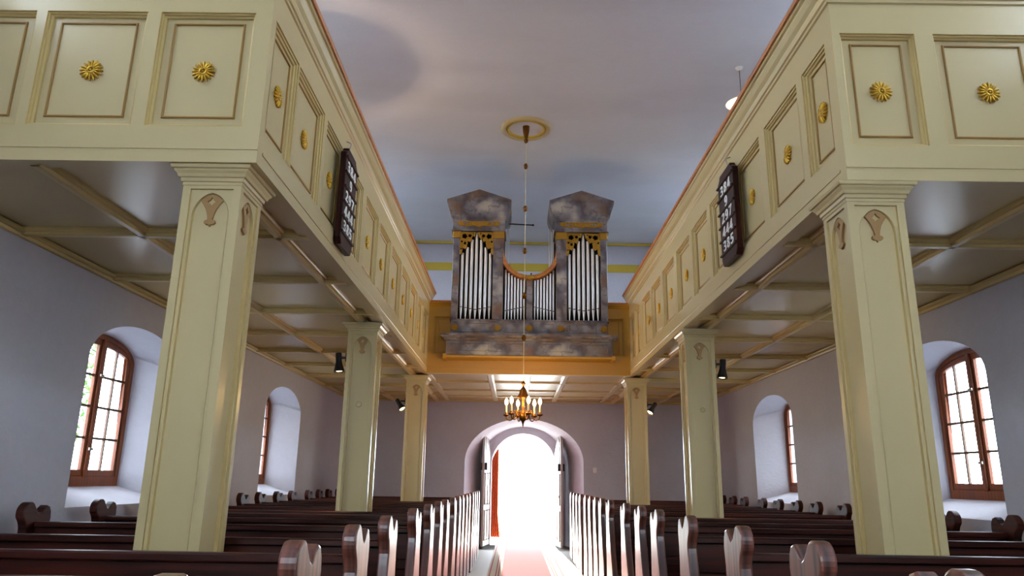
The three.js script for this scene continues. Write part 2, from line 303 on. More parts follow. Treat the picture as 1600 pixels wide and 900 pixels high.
// ------------------------------------------------------------------ doors, curtain
for (const s of [-1, 1]) {
  const g0 = new THREE.Group(); g0.name = 'door_' + (s < 0 ? 1 : 2); g0.userData = { kind: 'structure', category: 'door', label: `open panelled door leaf folded back to the ${s < 0 ? 'left' : 'right'} of the doorway` };
  g0.position.set(s * 0.765, 0, -(DOOR.back - 0.03)); scene.add(g0);
  // local: u from hinge (0) to free edge (0.72), v up, n thickness
  const W = 0.72, topAt = (u) => 1.75 + 0.70 * Math.sqrt(Math.max(0, 1 - ((W - u) / (W + 0.01)) ** 2));
  const outl = (a, b, y0, dn) => { const p = [[a, y0], [b, y0]]; for (let i = 0; i <= 12; i++) { const u = b + (a - b) * i / 12; p.push([u, Math.max(y0 + 0.05, topAt(u) - dn)]); } return p; };
  const add = (name, g, mat, par) => { const m = shade(new THREE.Mesh(boxUV(merge(g)), mat)); m.name = name; (par ?? g0).add(m); return m; };
  const slab = extrude(outl(0, W, 0.02, 0), [], 0.05); add('leaf', slab, M.doorPaint);
  for (const [a, b, y0, y1] of [[0.09, 0.33, 0.15, 0.75], [0.39, 0.63, 0.15, 0.75], [0.09, 0.33, 0.9, 1.55], [0.39, 0.63, 0.9, 1.55]]) for (const n of [-0.012, 0.05]) {
    const p = lbox(a, b, y0, y1, n, n + 0.012, 0.005); add('panel', p, M.doorPaint);
    for (const k of [0, 1]) { const fr = xf(sweep(rectPath(a - 0.02, b + 0.02, y0 - 0.02, y1 + 0.02), true, [[0, 0], [0, 0.018], [-0.02, 0.018], [-0.02, 0]]), T(0, 0, n < 0 ? -0.018 : 0.05)); if (!k) add('moulding', fr, M.brownTrim); }
  }
  for (const n of [-0.012, 0.05]) { const p = extrude(outl(0.1, 0.62, 1.68, 0.1), [], 0.012, 0.004); p.translate(0, 0, n); add('panel', p, M.doorPaint); }
  add('lock_box', [lbox(0.5, 0.68, 1.62, 1.78, -0.05, 0, 0.006)], M.black); add('lock_box', [lbox(0.5, 0.68, 1.62, 1.78, 0.05, 0.1, 0.006)], M.black);
  add('handle', [lbox(0.52, 0.66, 1.06, 1.09, 0.07, 0.085, 0.005), lbox(0.62, 0.65, 1.05, 1.1, 0.05, 0.085, 0.004)], M.steel);
  // free edge points towards the viewer and slightly outwards
  const dx = s * 0.1, l = Math.hypot(dx, 0.71); g0.rotation.y = Math.atan2(0.71 / l, dx / l);   // x axis -> (dx, 0, +z)
  g0.rotation.y = -Math.atan2(0.71, dx);
}
{
  const n = 60, m = 8, pos = [];
  const P = (i, j, k) => { const t = i / n, v = j / m, low = Math.max(0, 0.25 - v), x = -0.735 + (0.165 + 0.22 * low) * t, top = 1.72 + 0.7 * Math.sqrt(Math.max(0, 1 - (x / 0.745) ** 2)); return [x, 0.14 + (top - 0.14) * v, -(17.72 + k + 0.03 * Math.sin(t * 26 + v * 1.1))]; };
  for (const k of [0, 0.01]) for (let i = 0; i < n; i++) for (let j = 0; j < m; j++) { const a = P(i, j, k), b = P(i + 1, j, k), c = P(i + 1, j + 1, k), d = P(i, j + 1, k); pos.push(...a, ...b, ...c, ...a, ...c, ...d); }
  const g = new THREE.BufferGeometry(); g.setAttribute('position', new THREE.Float32BufferAttribute(pos, 3)); g.computeVertexNormals();
  solo('curtain', 'orange red patterned curtain hanging at the left side of the open doorway', 'curtain', g, M.curtain);
}

// ------------------------------------------------------------------ galleries
function rosette(r) {
  const gs = [], n = 16;
  for (let i = 0; i < n; i++) { const a = i / n * Math.PI * 2, p = flat(new THREE.SphereGeometry(1, 7, 5)); p.applyMatrix4(new THREE.Matrix4().makeRotationZ(a).multiply(T(r * 0.6, 0, 0.009)).multiply(new THREE.Matrix4().makeScale(r * 0.42, r * 0.11, 0.012))); gs.push(p); }
  const base = flat(new THREE.CylinderGeometry(r * 0.6, r * 0.7, 0.01, 24)); base.rotateX(Math.PI / 2); base.translate(0, 0, 0.005); gs.push(base);
  gs.push(flat(new THREE.TorusGeometry(r * 0.26, r * 0.09, 6, 16)).translate(0, 0, 0.016)); const c = flat(new THREE.SphereGeometry(r * 0.13, 8, 6)); c.translate(0, 0, 0.014); gs.push(c);
  return merge(gs);
}
const ROS = rosette(0.068);
const Y = { b0: SOFFIT, r0: 3.262, r1: 3.985, i0: 3.334, i1: 3.925, t1: 4.2, top: 4.38 };
function panelledFace(par, mtx, U0, U1, cells, m, yy = Y, ros = true) {       // cells: [u0, u1] of each recess
  const put = (g) => xf(g, mtx);
  part('bottom_rail', put(lbox(U0, U1, yy.b0, yy.r0, -0.07, 0)), m.main, par);
  part('rail_bead', put(lbox(U0, U1, yy.b0 + 0.075, yy.b0 + 0.09, 0, 0.006)), m.main, par);
  part('top_rail', put(lbox(U0, U1, yy.r1, yy.t1, -0.07, 0)), m.main, par);
  let u = U0;
  for (const [a, b] of [...cells, [U1, U1]]) { if (a - u > 0.01) part('stile', put(lbox(u, a, yy.r0, yy.r1, -0.07, 0)), m.main, par); u = b; }
  for (const [a, b] of cells) {
    const p = part('panel', put(lbox(a - 0.01, b + 0.01, yy.r0 - 0.01, yy.r1 + 0.01, -0.065, -0.04)), m.main, par);
    // stepped moulding round the recess
    part('recess_moulding', put(sweep(rectPath(a, b, yy.r0, yy.r1), true, [[0, 0.0005], [-0.003, 0.0005], [-0.005, -0.01], [-0.013, -0.012], [-0.015, -0.022], [-0.024, -0.028], [-0.026, -0.041]])), m.mould, p);
    const i = 0.075, dy0 = yy.i0 - yy.r0, dy1 = yy.r1 - yy.i1;
    part('bead_frame', put(sweep(rectPath(a + i, b - i, yy.r0 + dy0, yy.r1 - dy1), true, [[0.006, -0.041], [0.006, -0.033], [0.002, -0.029], [-0.003, -0.029], [-0.006, -0.033], [-0.006, -0.041]])), m.bead, p);
    if (ros) { const r = ROS.clone(); r.translate((a + b) / 2, (yy.r0 + yy.r1) / 2 - 0.005, -0.04); part('rosette', put(r), M.gold, p); }
  }
}
const creamSet = { main: M.cream, mould: M.ochre, bead: M.bead };
const sideCells = {
  left: [3.845, 4.54, 5.235, 5.97, 6.75, 7.5, 8.29, 9.08, 9.85, 10.6, 11.28], right: [4.04, 4.68, 5.46, 6.27, 7.01, 7.76, 8.56, 9.35, 10.1, 10.87, 11.38],
};
function cornice(o) { return [[-0.07, 4.18], [0, 4.18], [0.012, 4.185], [0.012, 4.205], [0.024, 4.21], [0.03, 4.235], [0.03, 4.25], [0.05, 4.27], [0.068, 4.3], [0.07, 4.315], [0.085, 4.32], [0.085, 4.345], [-0.07, 4.345]]; }
for (const side of ['left', 'right']) {
  const s = side === 'left' ? -1 : 1, F = FRONT[side];
  const g0 = thing('side_gallery', `cream panelled gallery with gilt rosettes carried on pillars along the ${side} wall`, 'gallery', s * 2.7, SOFFIT, -9, 'side galleries of the nave');
  // long face
  const cs = sideCells[side], cells = cs.map((c, i) => {
    if (i === 0) return side === 'left' ? [3.735, 4.2] : [3.895, 4.265];
    let hw = i === 0 ? (side === 'left' ? 0.245 : 0.175) : Math.min(i ? c - cs[i - 1] : 9, i < cs.length - 1 ? cs[i + 1] - c : 9) / 2 - 0.055;
    if (i === cs.length - 1) hw = Math.min(hw, WEST_FRONT - 0.03 - c);
    if (i === 1) hw = side === 'left' ? 0.325 : 0.325;
    return [c - hw, c + hw];
  });
  panelledFace(g0, side === 'left' ? faceLeft(-GAP) : faceRight(GAP), F + 0.07, WEST_FRONT, cells, creamSet);
  // end facing the chancel
  const xs = side === 'left' ? [2.0, 2.64, 3.28] : [1.895, 2.52, 3.2], hw = side === 'left' ? [0.275, 0.293, 0.29] : [0.222, 0.3, 0.32];
  const end = xs.map((x, i) => [s * x - hw[i], s * x + hw[i]]).sort((p, q) => p[0] - q[0]);
  panelledFace(g0, faceFront(F), s < 0 ? -WALL : GAP, s < 0 ? -GAP : WALL, end, creamSet);
  // cornice, cap
  const path = s < 0 ? [[-GAP, WEST_FRONT], [-GAP, F], [-WALL, F]] : [[WALL, F], [GAP, F], [GAP, WEST_FRONT]];
  part('cornice', hsweep(path.slice().reverse(), false, cornice()), M.cream, g0);
  part('cap_rail', hsweep(path.slice().reverse(), false, [[-0.12, 4.345], [0.1, 4.345], [0.105, 4.355], [0.105, 4.372], [0.1, 4.38], [-0.12, 4.38], [-0.12, 4.345]]), M.cap, g0);
  // soffit: boards, battens between them, edge beam
  const X = (a) => s * a, bx = (a, b, y0, y1, d0, d1) => box(Math.min(X(a), X(b)), Math.max(X(a), X(b)), y0, y1, d0, d1);
  part('gallery_floor', bx(GAP + 0.07, WALL + 0.02, 3.12, 3.22, F + 0.07, FAR), M.floorWood, g0);
  const cross = []; for (let d = 4.95; d < FAR; d += 1.222) cross.push(d);
  const cuts = [F + 0.07, ...cross, FAR];
  for (let i = 0; i < cuts.length - 1; i++) for (const [a, b] of [[GAP + 0.06, 1.91], [1.91, 2.88], [2.88, WALL + 0.01]]) part('soffit_board', bx(a, b, 3.094, 3.12, cuts[i], cuts[i + 1]), M.cream, g0);
  const bat = [[-0.055, 3.094], [-0.055, 3.084], [-0.045, 3.078], [-0.03, 3.076], [-0.025, 3.064], [-0.02, 3.062], [0.02, 3.062], [0.025, 3.064], [0.03, 3.076], [0.045, 3.078], [0.055, 3.084], [0.055, 3.094]].map(([o, y]) => [o, 3.094 - (3.094 - y) * 1.6]);
  for (const d of cross) part('batten', hsweep([[X(GAP + 0.06), d], [X(WALL), d]], false, bat), M.ochre, g0);
  for (const a of [1.91, 2.88]) part('batten', hsweep([[X(a), F + 0.07], [X(a), FAR]], false, bat), M.ochre, g0);
  part('edge_moulding', hsweep([[X(WALL), F + 0.07], [X(WALL), FAR]], false, bat.map(([o, y]) => [o * 1.2, y - 0.01])), M.ochre, g0);
  part('edge_moulding', bx(GAP + 0.01, GAP + 0.13, 3.06, 3.1, F + 0.07, WEST_FRONT), M.cream, g0);
  part('edge_moulding', bx(GAP + 0.01, WALL, 3.06, 3.1, F + 0.01, F + 0.13), M.cream, g0);
}
// west gallery under the organ
{
  const g0 = thing('organ_gallery', 'ochre yellow panelled gallery front across the nave below the organ', 'gallery', 0, SOFFIT, -13);
  const set = { main: M.yellow, mould: M.yellow, bead: M.yellow }, yy = { b0: 3.05, r0: 3.36, r1: 3.98, i0: 3.4, i1: 3.94, t1: 4.14 };
  panelledFace(g0, faceFront(WEST_FRONT), -GAP, GAP, [[-1.54, -0.8], [-0.72, 0.72], [0.8, 1.54]], set, yy, false);
  part('cornice', hsweep([[GAP, WEST_FRONT], [-GAP, WEST_FRONT]].reverse(), false, [[-0.07, 4.12], [0.01, 4.12], [0.015, 4.14], [0.03, 4.15], [0.04, 4.17], [0.06, 4.18], [0.06, 4.2], [-0.07, 4.2]]), M.yellow, g0);
  part('cap_rail', box(-GAP, GAP, 4.2, 4.23, WEST_FRONT - 0.075, WEST_FRONT + 0.12), M.cap, g0);
  part('gallery_floor', box(-GAP - 0.06, GAP + 0.06, 3.12, 3.22, WEST_FRONT + 0.07, FAR), M.floorWood, g0);
  const cross = [WEST_FRONT + 0.07, 12.95, 14.2, 15.2, FAR];
  for (let i = 0; i < 4; i++) for (const [a, b] of [[-GAP - 0.06, -0.63], [-0.63, 0], [0, 0.63], [0.63, GAP + 0.06]]) part('soffit_board', box(a, b, 3.094, 3.12, cross[i], cross[i + 1]), M.cream, g0);
  const bat = [[-0.06, 3.094], [-0.055, 3.07], [-0.03, 3.062], [0.03, 3.062], [0.055, 3.07], [0.06, 3.094]];
  for (const d of cross.slice(1, 4)) part('batten', hsweep([[-GAP, d], [GAP, d]], false, bat), M.cream, g0);
  for (const x of [-1.66, -0.63, 0, 0.63, 1.66]) part('batten', hsweep([[x, WEST_FRONT + 0.07], [x, FAR]], false, bat), M.cream, g0);
  part('edge_moulding', box(-GAP, GAP, 3.04, 3.1, WEST_FRONT + 0.01, WEST_FRONT + 0.14), M.cream, g0);
  part('edge_moulding', box(-GAP, GAP, 3.05, 3.1, FAR - 0.07, FAR), M.cream, g0);
}

// ------------------------------------------------------------------ pillars
const HALF = 0.16;
const pillarX = { left: [-1.885, -1.885, -1.83], right: [1.8, 1.815, 1.77] };
const pillarD = { left: [FRONT.left + 0.235, 8.02, 12.11], right: [FRONT.right + 0.22, 8.1, 12.11] };
function pillarFace(g0, mtx, e) {
  const put = (g) => xf(g, mtx), w = 0.1, sp = 2.775, ap = 2.905;
  const head = () => { const p = [[-w, 0.1], [w, 0.1]]; for (let i = 0; i <= 16; i++) { const t = Math.PI * i / 16, k = Math.sin(t); p.push([w * Math.cos(t), sp + (ap - sp) * (0.85 * k + 0.15 * (1 - Math.abs(Math.cos(t))))]); } return p; };
  const outer = [[-e, 0], [e, 0], [e, 2.96], [-e, 2.96]], rect = [[-0.118, 0.08], [0.118, 0.08], [0.118, 2.925], [-0.118, 2.925]];
  const a = extrude(outer, [rect], 0.012); a.translate(0, 0, HALF - 0.012);
  part('face_frame', put(a), M.cream, g0);
  const b = extrude(rect, [head()], 0.01, 0.003); b.translate(0, 0, HALF - 0.021);
  part('arch_frame', put(b), M.cream, g0);
  part('moulding', [put(sweep(rectPath(-0.118, 0.118, 0.08, 2.925), true, [[-0.0004, HALF - 0.0006], [-0.0012, HALF - 0.011]])), put(sweep(head(), true, [[-0.0004, HALF - 0.012], [-0.002, HALF - 0.03]]))], M.ochre, g0);
  // fretted tongue hanging from the crown of the arch
  const half = [[0, 2.9], [-0.03, 2.892], [-0.062, 2.862], [-0.045, 2.842], [-0.028, 2.812], [-0.017, 2.776], [-0.014, 2.752], [-0.028, 2.748], [-0.032, 2.734], [-0.02, 2.724], [-0.008, 2.724], [0, 2.712]];
  const t = [...half, ...half.slice(1, -1).reverse().map(([u, v]) => [-u, v])];
  const f = extrude(t, [[[0, 2.882], [-0.01, 2.866], [-0.024, 2.856], [-0.01, 2.846], [0, 2.83], [0.01, 2.846], [0.024, 2.856], [0.01, 2.866]]], 0.014, 0.002); f.translate(0, 0, HALF - 0.03);
  part('tracery', put(f), M.tan, g0);
}
for (const side of ['left', 'right']) pillarD[side].forEach((D, i) => {
  const px = pillarX[side][i], g0 = thing('pillar', `square cream pillar carrying the ${side} gallery, ${['nearest to the viewer', 'middle one of three', 'farthest, beside the organ gallery'][i]}`, 'pillar', px, 0, -D, 'gallery pillars');
  const c = HALF - 0.03;
  part('shaft', box(px - c, px + c, 0, 2.96, D - c, D + c), M.cream, g0);
  for (let k = 0; k < 4; k++) { const m = new THREE.Matrix4().makeTranslation(px, 0, -D).multiply(new THREE.Matrix4().makeRotationY(k * Math.PI / 2)); pillarFace(g0, m, k % 2 ? HALF - 0.0121 : HALF); }
  const h = HALF, sq = [[px - h, D - h], [px + h, D - h], [px + h, D + h], [px - h, D + h]];
  part('capital', [hsweep(sq, true, [[-0.02, 2.945], [0.004, 2.945], [0.004, 2.962], [0.012, 2.965], [0.014, 2.984], [0.024, 2.988], [0.03, 3.004], [0.042, 3.018], [0.044, 3.026], [0.056, 3.03], [0.06, 3.046], [0.056, 3.05], [-0.12, 3.05]]), box(px - 0.15, px + 0.15, 2.95, 3.06, D - 0.15, D + 0.15)], M.cream, g0);
  part('base_block', [box(px - h - 0.025, px + h + 0.025, 0, 0.16, D - h - 0.025, D + h + 0.025)], M.cream, g0);
  if (i === 1) { const d = flat(new THREE.CylinderGeometry(0.035, 0.04, 0.012, 24)); d.rotateX(Math.PI / 2); d.translate(px, 2.17, -(D - HALF + 0.03 + 0.005) ); part('painted_boss', [d, flat(new THREE.TorusGeometry(0.028, 0.006, 6, 20)).translate(px, 2.17, -(D - HALF + 0.03 - 0.004))], M.cream, g0); }
});

// ------------------------------------------------------------------ organ
{
  const F = 11.38, o = thing('pipe_organ', 'two towered marbled pipe organ with gilt carvings on the west gallery', 'organ', 0, 3.28, -F);
  const B = (x0, x1, y0, y1, d0, d1) => bbox(x0, x1, y0, y1, d0, d1, 0.006);
  // projecting console under the case
  const base = part('console', B(-1.32, 1.32, 3.3, 3.58, F, WEST_FRONT), M.marble, o);
  for (const [a, b] of [[-1.25, -0.62], [-0.52, -0.05], [0.05, 0.52], [0.62, 1.25]]) part('console_panel', [xf(sweep(rectPath(a, b, 3.36, 3.5), true, [[0, 0], [0, 0.012], [-0.012, 0.012], [-0.016, 0]]), faceFront(F))], M.marble, base);
  const pth = (w, f) => [[-w, WEST_FRONT], [-w, f], [w, f], [w, WEST_FRONT]].reverse().map((p) => p).reverse();
  const sw = (w, f, prof, mat, name) => part(name, hsweep(pth(w, f), false, prof), mat, o);
  sw(1.32, F, [[0, 3.53], [0.02, 3.54], [0.03, 3.57], [0.06, 3.585], [0.085, 3.6], [0.085, 3.635], [0, 3.645], [-0.1, 3.645]], M.marble, 'console_cornice');
  part('console_foot', [B(-1.36, 1.36, 3.26, 3.3, F - 0.02, WEST_FRONT), B(-1.36, -1.3, 3.24, 3.32, F - 0.03, WEST_FRONT), B(1.3, 1.36, 3.24, 3.32, F - 0.03, WEST_FRONT)], M.yellow, o);
  const plinth = part('plinth', B(-1.25, 1.25, 3.63, 3.865, F + 0.02, WEST_FRONT + 0.4), M.marble, o);
  part('plinth_cap', B(-1.27, 1.27, 3.86, 3.885, F, WEST_FRONT + 0.4), M.marble, o);
  for (const x of [-1.19, -0.5, 0.0, 0.5, 1.19]) { const r = rosette(0.066); r.translate(x, 3.745, -(F + 0.02)); part('rosette', r, M.oldGold, plinth); }
  for (const [a, b] of [[-1.08, -0.62], [-0.4, -0.1], [0.1, 0.4], [0.62, 1.08]]) part('plinth_panel', xf(sweep(rectPath(a, b, 3.68, 3.83), true, [[0, 0], [0, 0.01], [-0.012, 0.01], [-0.016, 0]]), faceFront(F + 0.02)), M.marble, plinth);
  // dark interior
  part('case_back', [box(-1.24, -0.43, 3.88, 5.5, F + 0.13, F + 0.5), box(0.43, 1.24, 3.88, 5.5, F + 0.13, F + 0.5), xf(extrude([[-0.43, 3.88], [0.43, 3.88], [0.43, 5.04], ...Array.from({ length: 21 }, (_, i) => { const t = Math.PI * i / 20; return [0.425 * Math.cos(t), 5.04 - 0.425 * Math.sin(t)]; }), [-0.43, 5.04]], [], 0.3), faceFront(F + 0.43))], M.dark, o);
  // uprights
  for (const s of [-1, 1]) {
    for (const [a, b] of [[1.15, 1.26], [0.43, 0.6]]) { const x0 = Math.min(s * a, s * b), x1 = Math.max(s * a, s * b); part('upright', B(x0, x1, 3.885, 5.25, F + 0.02, F + 0.5), M.marble, o); part('gilt_capital', [B(x0 - 0.006, x1 + 0.006, 5.25, 5.36, F + 0.01, F + 0.3), B(x0 - 0.012, x1 + 0.012, 5.245, 5.26, F, F + 0.3), B(x0 - 0.012, x1 + 0.012, 5.35, 5.365, F, F + 0.3)], M.oldGold, o); }
    part('tower_side', [B(s > 0 ? 0.43 : -0.45, s > 0 ? 0.45 : -0.43, 3.885, 5.36, F + 0.3, F + 0.95), B(s > 0 ? 1.23 : -1.25, s > 0 ? 1.25 : -1.23, 3.885, 5.36, F + 0.3, F + 0.95)], M.marble, o);
    // entablature with flaring cornice and low gable
    const c = s * 0.845, w = 0.43;
    part('frieze', B(c - w, c + w, 5.36, 5.56, F, F + 0.95), M.marble, o);
    part('frieze_bead', B(c - w - 0.015, c + w + 0.015, 5.36, 5.385, F - 0.015, F + 0.9), M.marble, o);
    part('flaring_cornice', hsweep([[c - w, F + 0.9], [c - w, F], [c + w, F], [c + w, F + 0.9]], false, [[0, 5.56], [0.03, 5.6], [0.05, 5.68], [0.085, 5.78], [0.1, 5.84], [0.1, 5.87], [0, 5.87]]), M.marble, o);
    const gp = [[c - w - 0.1, 5.86], [c + w + 0.1, 5.86], [c + w + 0.1, 5.885], [c, 6.06], [c - w - 0.1, 5.885]]; const gg = extrude(gp, [], 0.95, 0.006);
    part('gable', xf(gg, faceFront(F + 0.85)), M.marble, o);
    // gilt frieze ornament: cut-out band with scrolls
    const orn = []; for (let k = 0; k < 4; k++) { const x = c - 0.24 + k * 0.16; orn.push(flat(new THREE.TorusGeometry(0.035, 0.01, 6, 16)).translate(x, 5.49, -(F - 0.012)), flat(new THREE.TorusGeometry(0.016, 0.008, 6, 12)).translate(x + 0.08, 5.475, -(F - 0.012))); }
    const band = extrude([[-0.36, 5.5], [-0.33, 5.46], [-0.2, 5.44], [-0.08, 5.45], [0, 5.43], [0.08, 5.45], [0.2, 5.44], [0.33, 5.46], [0.36, 5.5], [0.33, 5.53], [-0.33, 5.53]], [[[-0.25, 5.47], [-0.15, 5.47], [-0.15, 5.51], [-0.25, 5.51]], [[0.15, 5.47], [0.25, 5.47], [0.25, 5.51], [0.15, 5.51]]], 0.014, 0.003);
    part('gilt_frieze_ornament', [xf(band, new THREE.Matrix4().makeTranslation(c, 0, 0).multiply(faceFront(F))), ...orn], M.oldGold, o);
    // pipes of the tower: seven, tallest in the middle
    const fc = s * 0.875, tops = [5.0, 5.1, 5.23, 5.355, 5.23, 5.1, 5.0], mouths = [4.085, 4.07, 4.055, 4.045, 4.055, 4.07, 4.085];
    for (let k = 0; k < 7; k++) organPipe(o, fc + (k - 3) * 0.0765, F + 0.08, 3.885, mouths[k], tops[k], 0.0275);
    // carved gilt veil over the pipes, stepping down to the sides
    const st = [[-0.275, 5.355], [-0.275, 4.96], [-0.235, 4.985], [-0.235, 5.08], [-0.19, 5.06], [-0.155, 5.1], [-0.155, 5.2], [-0.11, 5.18], [-0.08, 5.22], [-0.08, 5.3], [-0.035, 5.27], [-0.02, 5.34], [-0.005, 5.355]];
    const hole = (x, y, r) => Array.from({ length: 10 }, (_, i) => [x + r * Math.cos(i * 0.6283) * (i % 2 ? 0.72 : 1), y + r * Math.sin(i * 0.6283) * (i % 2 ? 0.72 : 1)]);
    for (const k of [-1, 1]) {
      const fl = (p) => k < 0 ? p : p.map(([a, b]) => [-a, b]).reverse();
      const v = extrude(fl(st), [[-0.2, 5.28, 0.05], [-0.11, 5.29, 0.032], [-0.245, 5.19, 0.022], [-0.19, 5.16, 0.03], [-0.252, 5.06, 0.016], [-0.06, 5.325, 0.014]].map((h) => fl(hole(...h))), 0.022, 0.004);
      const scr = [[-0.2, 5.28, 0.056], [-0.11, 5.29, 0.038], [-0.19, 5.165, 0.036], [-0.25, 5.1, 0.022]].map(([x, y, r]) => { const t = flat(new THREE.TorusGeometry(r, 0.008, 6, 16, 5.2)); t.rotateZ(x * 40); t.translate(k < 0 ? x : -x, y, 0.024); return t; });
      part('gilt_veil', [v, ...scr].map((g) => xf(g, new THREE.Matrix4().makeTranslation(fc, 0, 0).multiply(faceFront(F + 0.045)))), M.oldGold, o);
    }
    // middle field: seven pipes falling towards the centre
    for (let k = 0; k < 7; k++) { const x = 0.085 + k * 0.0505; organPipe(o, s * x, F + 0.09, 3.885, 4.1 - k * 0.011, 5.05 - Math.sqrt(Math.max(0.01, 0.5 ** 2 - x * x)) - 0.005, 0.018); }
    // pipes standing behind, seen in the gap between the towers
    for (let k = 0; k < 3; k++) organPipe(o, s * (0.41 - 0.022 * k), F + 0.52 + 0.17 * k, 4.6, 4.7, 5.85 - 0.02 * k, 0.019);
  }
  part('upright', B(-0.05, 0.05, 3.885, 4.6, F + 0.03, F + 0.13), M.marble, o);
  // curved rail between the towers
  const arc = []; for (let i = 0; i <= 32; i++) { const t = Math.PI * i / 32; arc.push([0.425 * Math.cos(t), 5.05 - 0.425 * Math.sin(t)]); } for (let i = 32; i >= 0; i--) { const t = Math.PI * i / 32; arc.push([Math.min(0.435, Math.max(-0.435, 0.49 * Math.cos(t))), 5.05 - 0.49 * Math.sin(t)]); }
  part('curved_rail', xf(extrude(arc.reverse(), [], 0.2, 0.006), faceFront(F + 0.2)), M.cap, o);
  const sc = [flat(new THREE.SphereGeometry(0.06, 12, 8)).scale(1, 0.7, 0.4).translate(0, 4.585, -F)]; for (const s of [-1, 1]) for (let k = 0; k < 4; k++) { const t = Math.PI / 2 + s * (0.2 + k * 0.2); sc.push(flat(new THREE.SphereGeometry(0.036 - k * 0.005, 8, 6)).scale(1.3, 0.8, 0.4).translate(0.46 * Math.cos(t), 5.05 - 0.46 * Math.sin(t), -(F + 0.005))); }
  part('gilt_garland', sc, M.oldGold, o);
  part('tie_rod', [tube([V(-0.43, 5.72, -(F + 0.62)), V(0.06, 5.7, -(F + 0.62))], 0.012, 2, 8), flat(new THREE.SphereGeometry(0.02, 8, 6)).translate(0.06, 5.7, -(F + 0.62))], M.black, o);
  part('finial_pin', [tube([V(0.03, 4.6, -(F + 0.3)), V(0.03, 4.74, -(F + 0.3))], 0.012, 2, 8), box(-0.08, 0.14, 4.6, 4.625, F + 0.22, F + 0.4)], M.black, o);
}
function organPipe(o, x, D, y0, ym, y1, r) {
  const p = part('pipe', lathe([[0.006, y0], [r, ym], [r, y1], [r * 0.82, y1], [r * 0.82, y1 - 0.05], [0, y1 - 0.05]], 14).translate(x, 0, -D), M.pipe, o);
  const m = lbox(-r * 0.7, r * 0.7, -0.006, 0.006, 0, 0.006); m.translate(x, ym + 0.008, -(D - r * 0.88)); part('pipe_mouth', m, M.dark, p);
}

// ------------------------------------------------------------------ pews
const rows = { left: [1.6, 2.48, 3.35, 4.19, 5.3, 6.2, 7.0, 7.7, 8.65, 9.4, 10.05, 10.8, 11.5, 12.42, 13.1, 13.75, 14.5], right: [1.93, 2.81, 3.73, 4.81, 5.83, 6.62, 7.5, 8.7, 9.5, 10.15, 10.85, 11.55, 12.45, 13.1, 13.75, 14.45] };
const endPts = (() => {     // s = forward of the back edge, y
  const c = new THREE.CatmullRomCurve3([V(0.5, 0, 0), V(0.502, 0.25, 0), V(0.5, 0.42, 0), V(0.46, 0.53, 0), V(0.39, 0.64, 0), V(0.325, 0.78, 0), V(0.28, 0.92, 0), V(0.262, 1.02, 0), V(0.28, 1.07, 0), V(0.312, 1.11, 0), V(0.31, 1.165, 0), V(0.27, 1.203, 0), V(0.23, 1.207, 0)], false, 'centripetal');
  const p = c.getPoints(40).map((v) => [v.x, v.y]);
  p.push([0.21, 1.197], [0.18, 1.163], [0.155, 1.137], [0.135, 1.128], [0.115, 1.136], [0.085, 1.165], [0.06, 1.181], [0.03, 1.172], [0.008, 1.14], [0.0, 1.09], [0.016, 1.0], [0.016, 0.9], [0, 0.7], [0, 0]);
  return p;                 // from the bottom front, over the top, to the bottom back
})();
const ordinal = ['first', 'second', 'third', 'fourth', 'fifth', 'sixth', 'seventh', 'eighth', 'ninth', 'tenth', 'eleventh', 'twelfth', 'thirteenth', 'fourteenth', 'fifteenth', 'sixteenth', 'seventeenth'];
const endGeo = extrude(endPts.slice().reverse(), [], 0.062, 0.009);     // u = s, v = y, n
for (const side of ['left', 'right']) rows[side].forEach((ear, i) => {
  const s = side === 'left' ? -1 : 1, back = ear + 0.225, x0 = AISLE, x1 = 3.55;
  const g0 = thing('church_pew', `dark wooden pew, ${ordinal[i]} row from the viewer, ${side} of the aisle`, 'pew', s * x0, 0, -back, 'pews of the nave');
  // u (s) runs towards the viewer (+z), n along x
  for (const x of [x0, x1]) part('end_board', xf(endGeo.clone(), face(0, 0, 1, 0, 1, 0, s, 0, 0, s * x, 0, -back)), x === x0 ? M.pewEnd : M.pew, g0);
  const bx = (a, b, y0, y1, d0, d1, bv = 0.005) => bbox(Math.min(s * a, s * b), Math.max(s * a, s * b), y0, y1, d0, d1, bv);
  const bd = back - 0.17;
  part('top_rail', bx(x0 + 0.06, x1 + 0.002, 1.035, 1.075, bd - 0.02, bd + 0.045, 0.008), M.pew, g0);
  part('back_board', bx(x0 + 0.06, x1 + 0.002, 0.86, 1.035, bd, bd + 0.022), M.pew, g0);
  part('middle_rail', bx(x0 + 0.06, x1 + 0.002, 0.8, 0.86, bd - 0.012, bd + 0.03), M.pew, g0);
  part('back_board', bx(x0 + 0.06, x1 + 0.002, 0.44, 0.8, bd + 0.004, bd + 0.024), M.pew, g0);
  part('book_ledge', bx(x0 + 0.06, x1 + 0.002, 0.875, 0.895, bd + 0.022, bd + 0.12), M.pew, g0);
  // seat, cut round a pillar where one stands in the row
  const sd0 = back - 0.48, sd1 = bd, pi = pillarD[side].findIndex((d) => d + 0.19 > sd0 && d - 0.19 < sd1), pd = pi >= 0, PIL = pd ? Math.abs(pillarX[side][pi]) : 0;
  const runs = pd ? [[x0 + 0.06, PIL - 0.2], [PIL + 0.2, x1 + 0.002]] : [[x0 + 0.06, x1 + 0.002]];
  for (const [a, b] of runs) part('seat', bx(a, b, 0.42, 0.45, sd0, sd1), M.pew, g0);
});
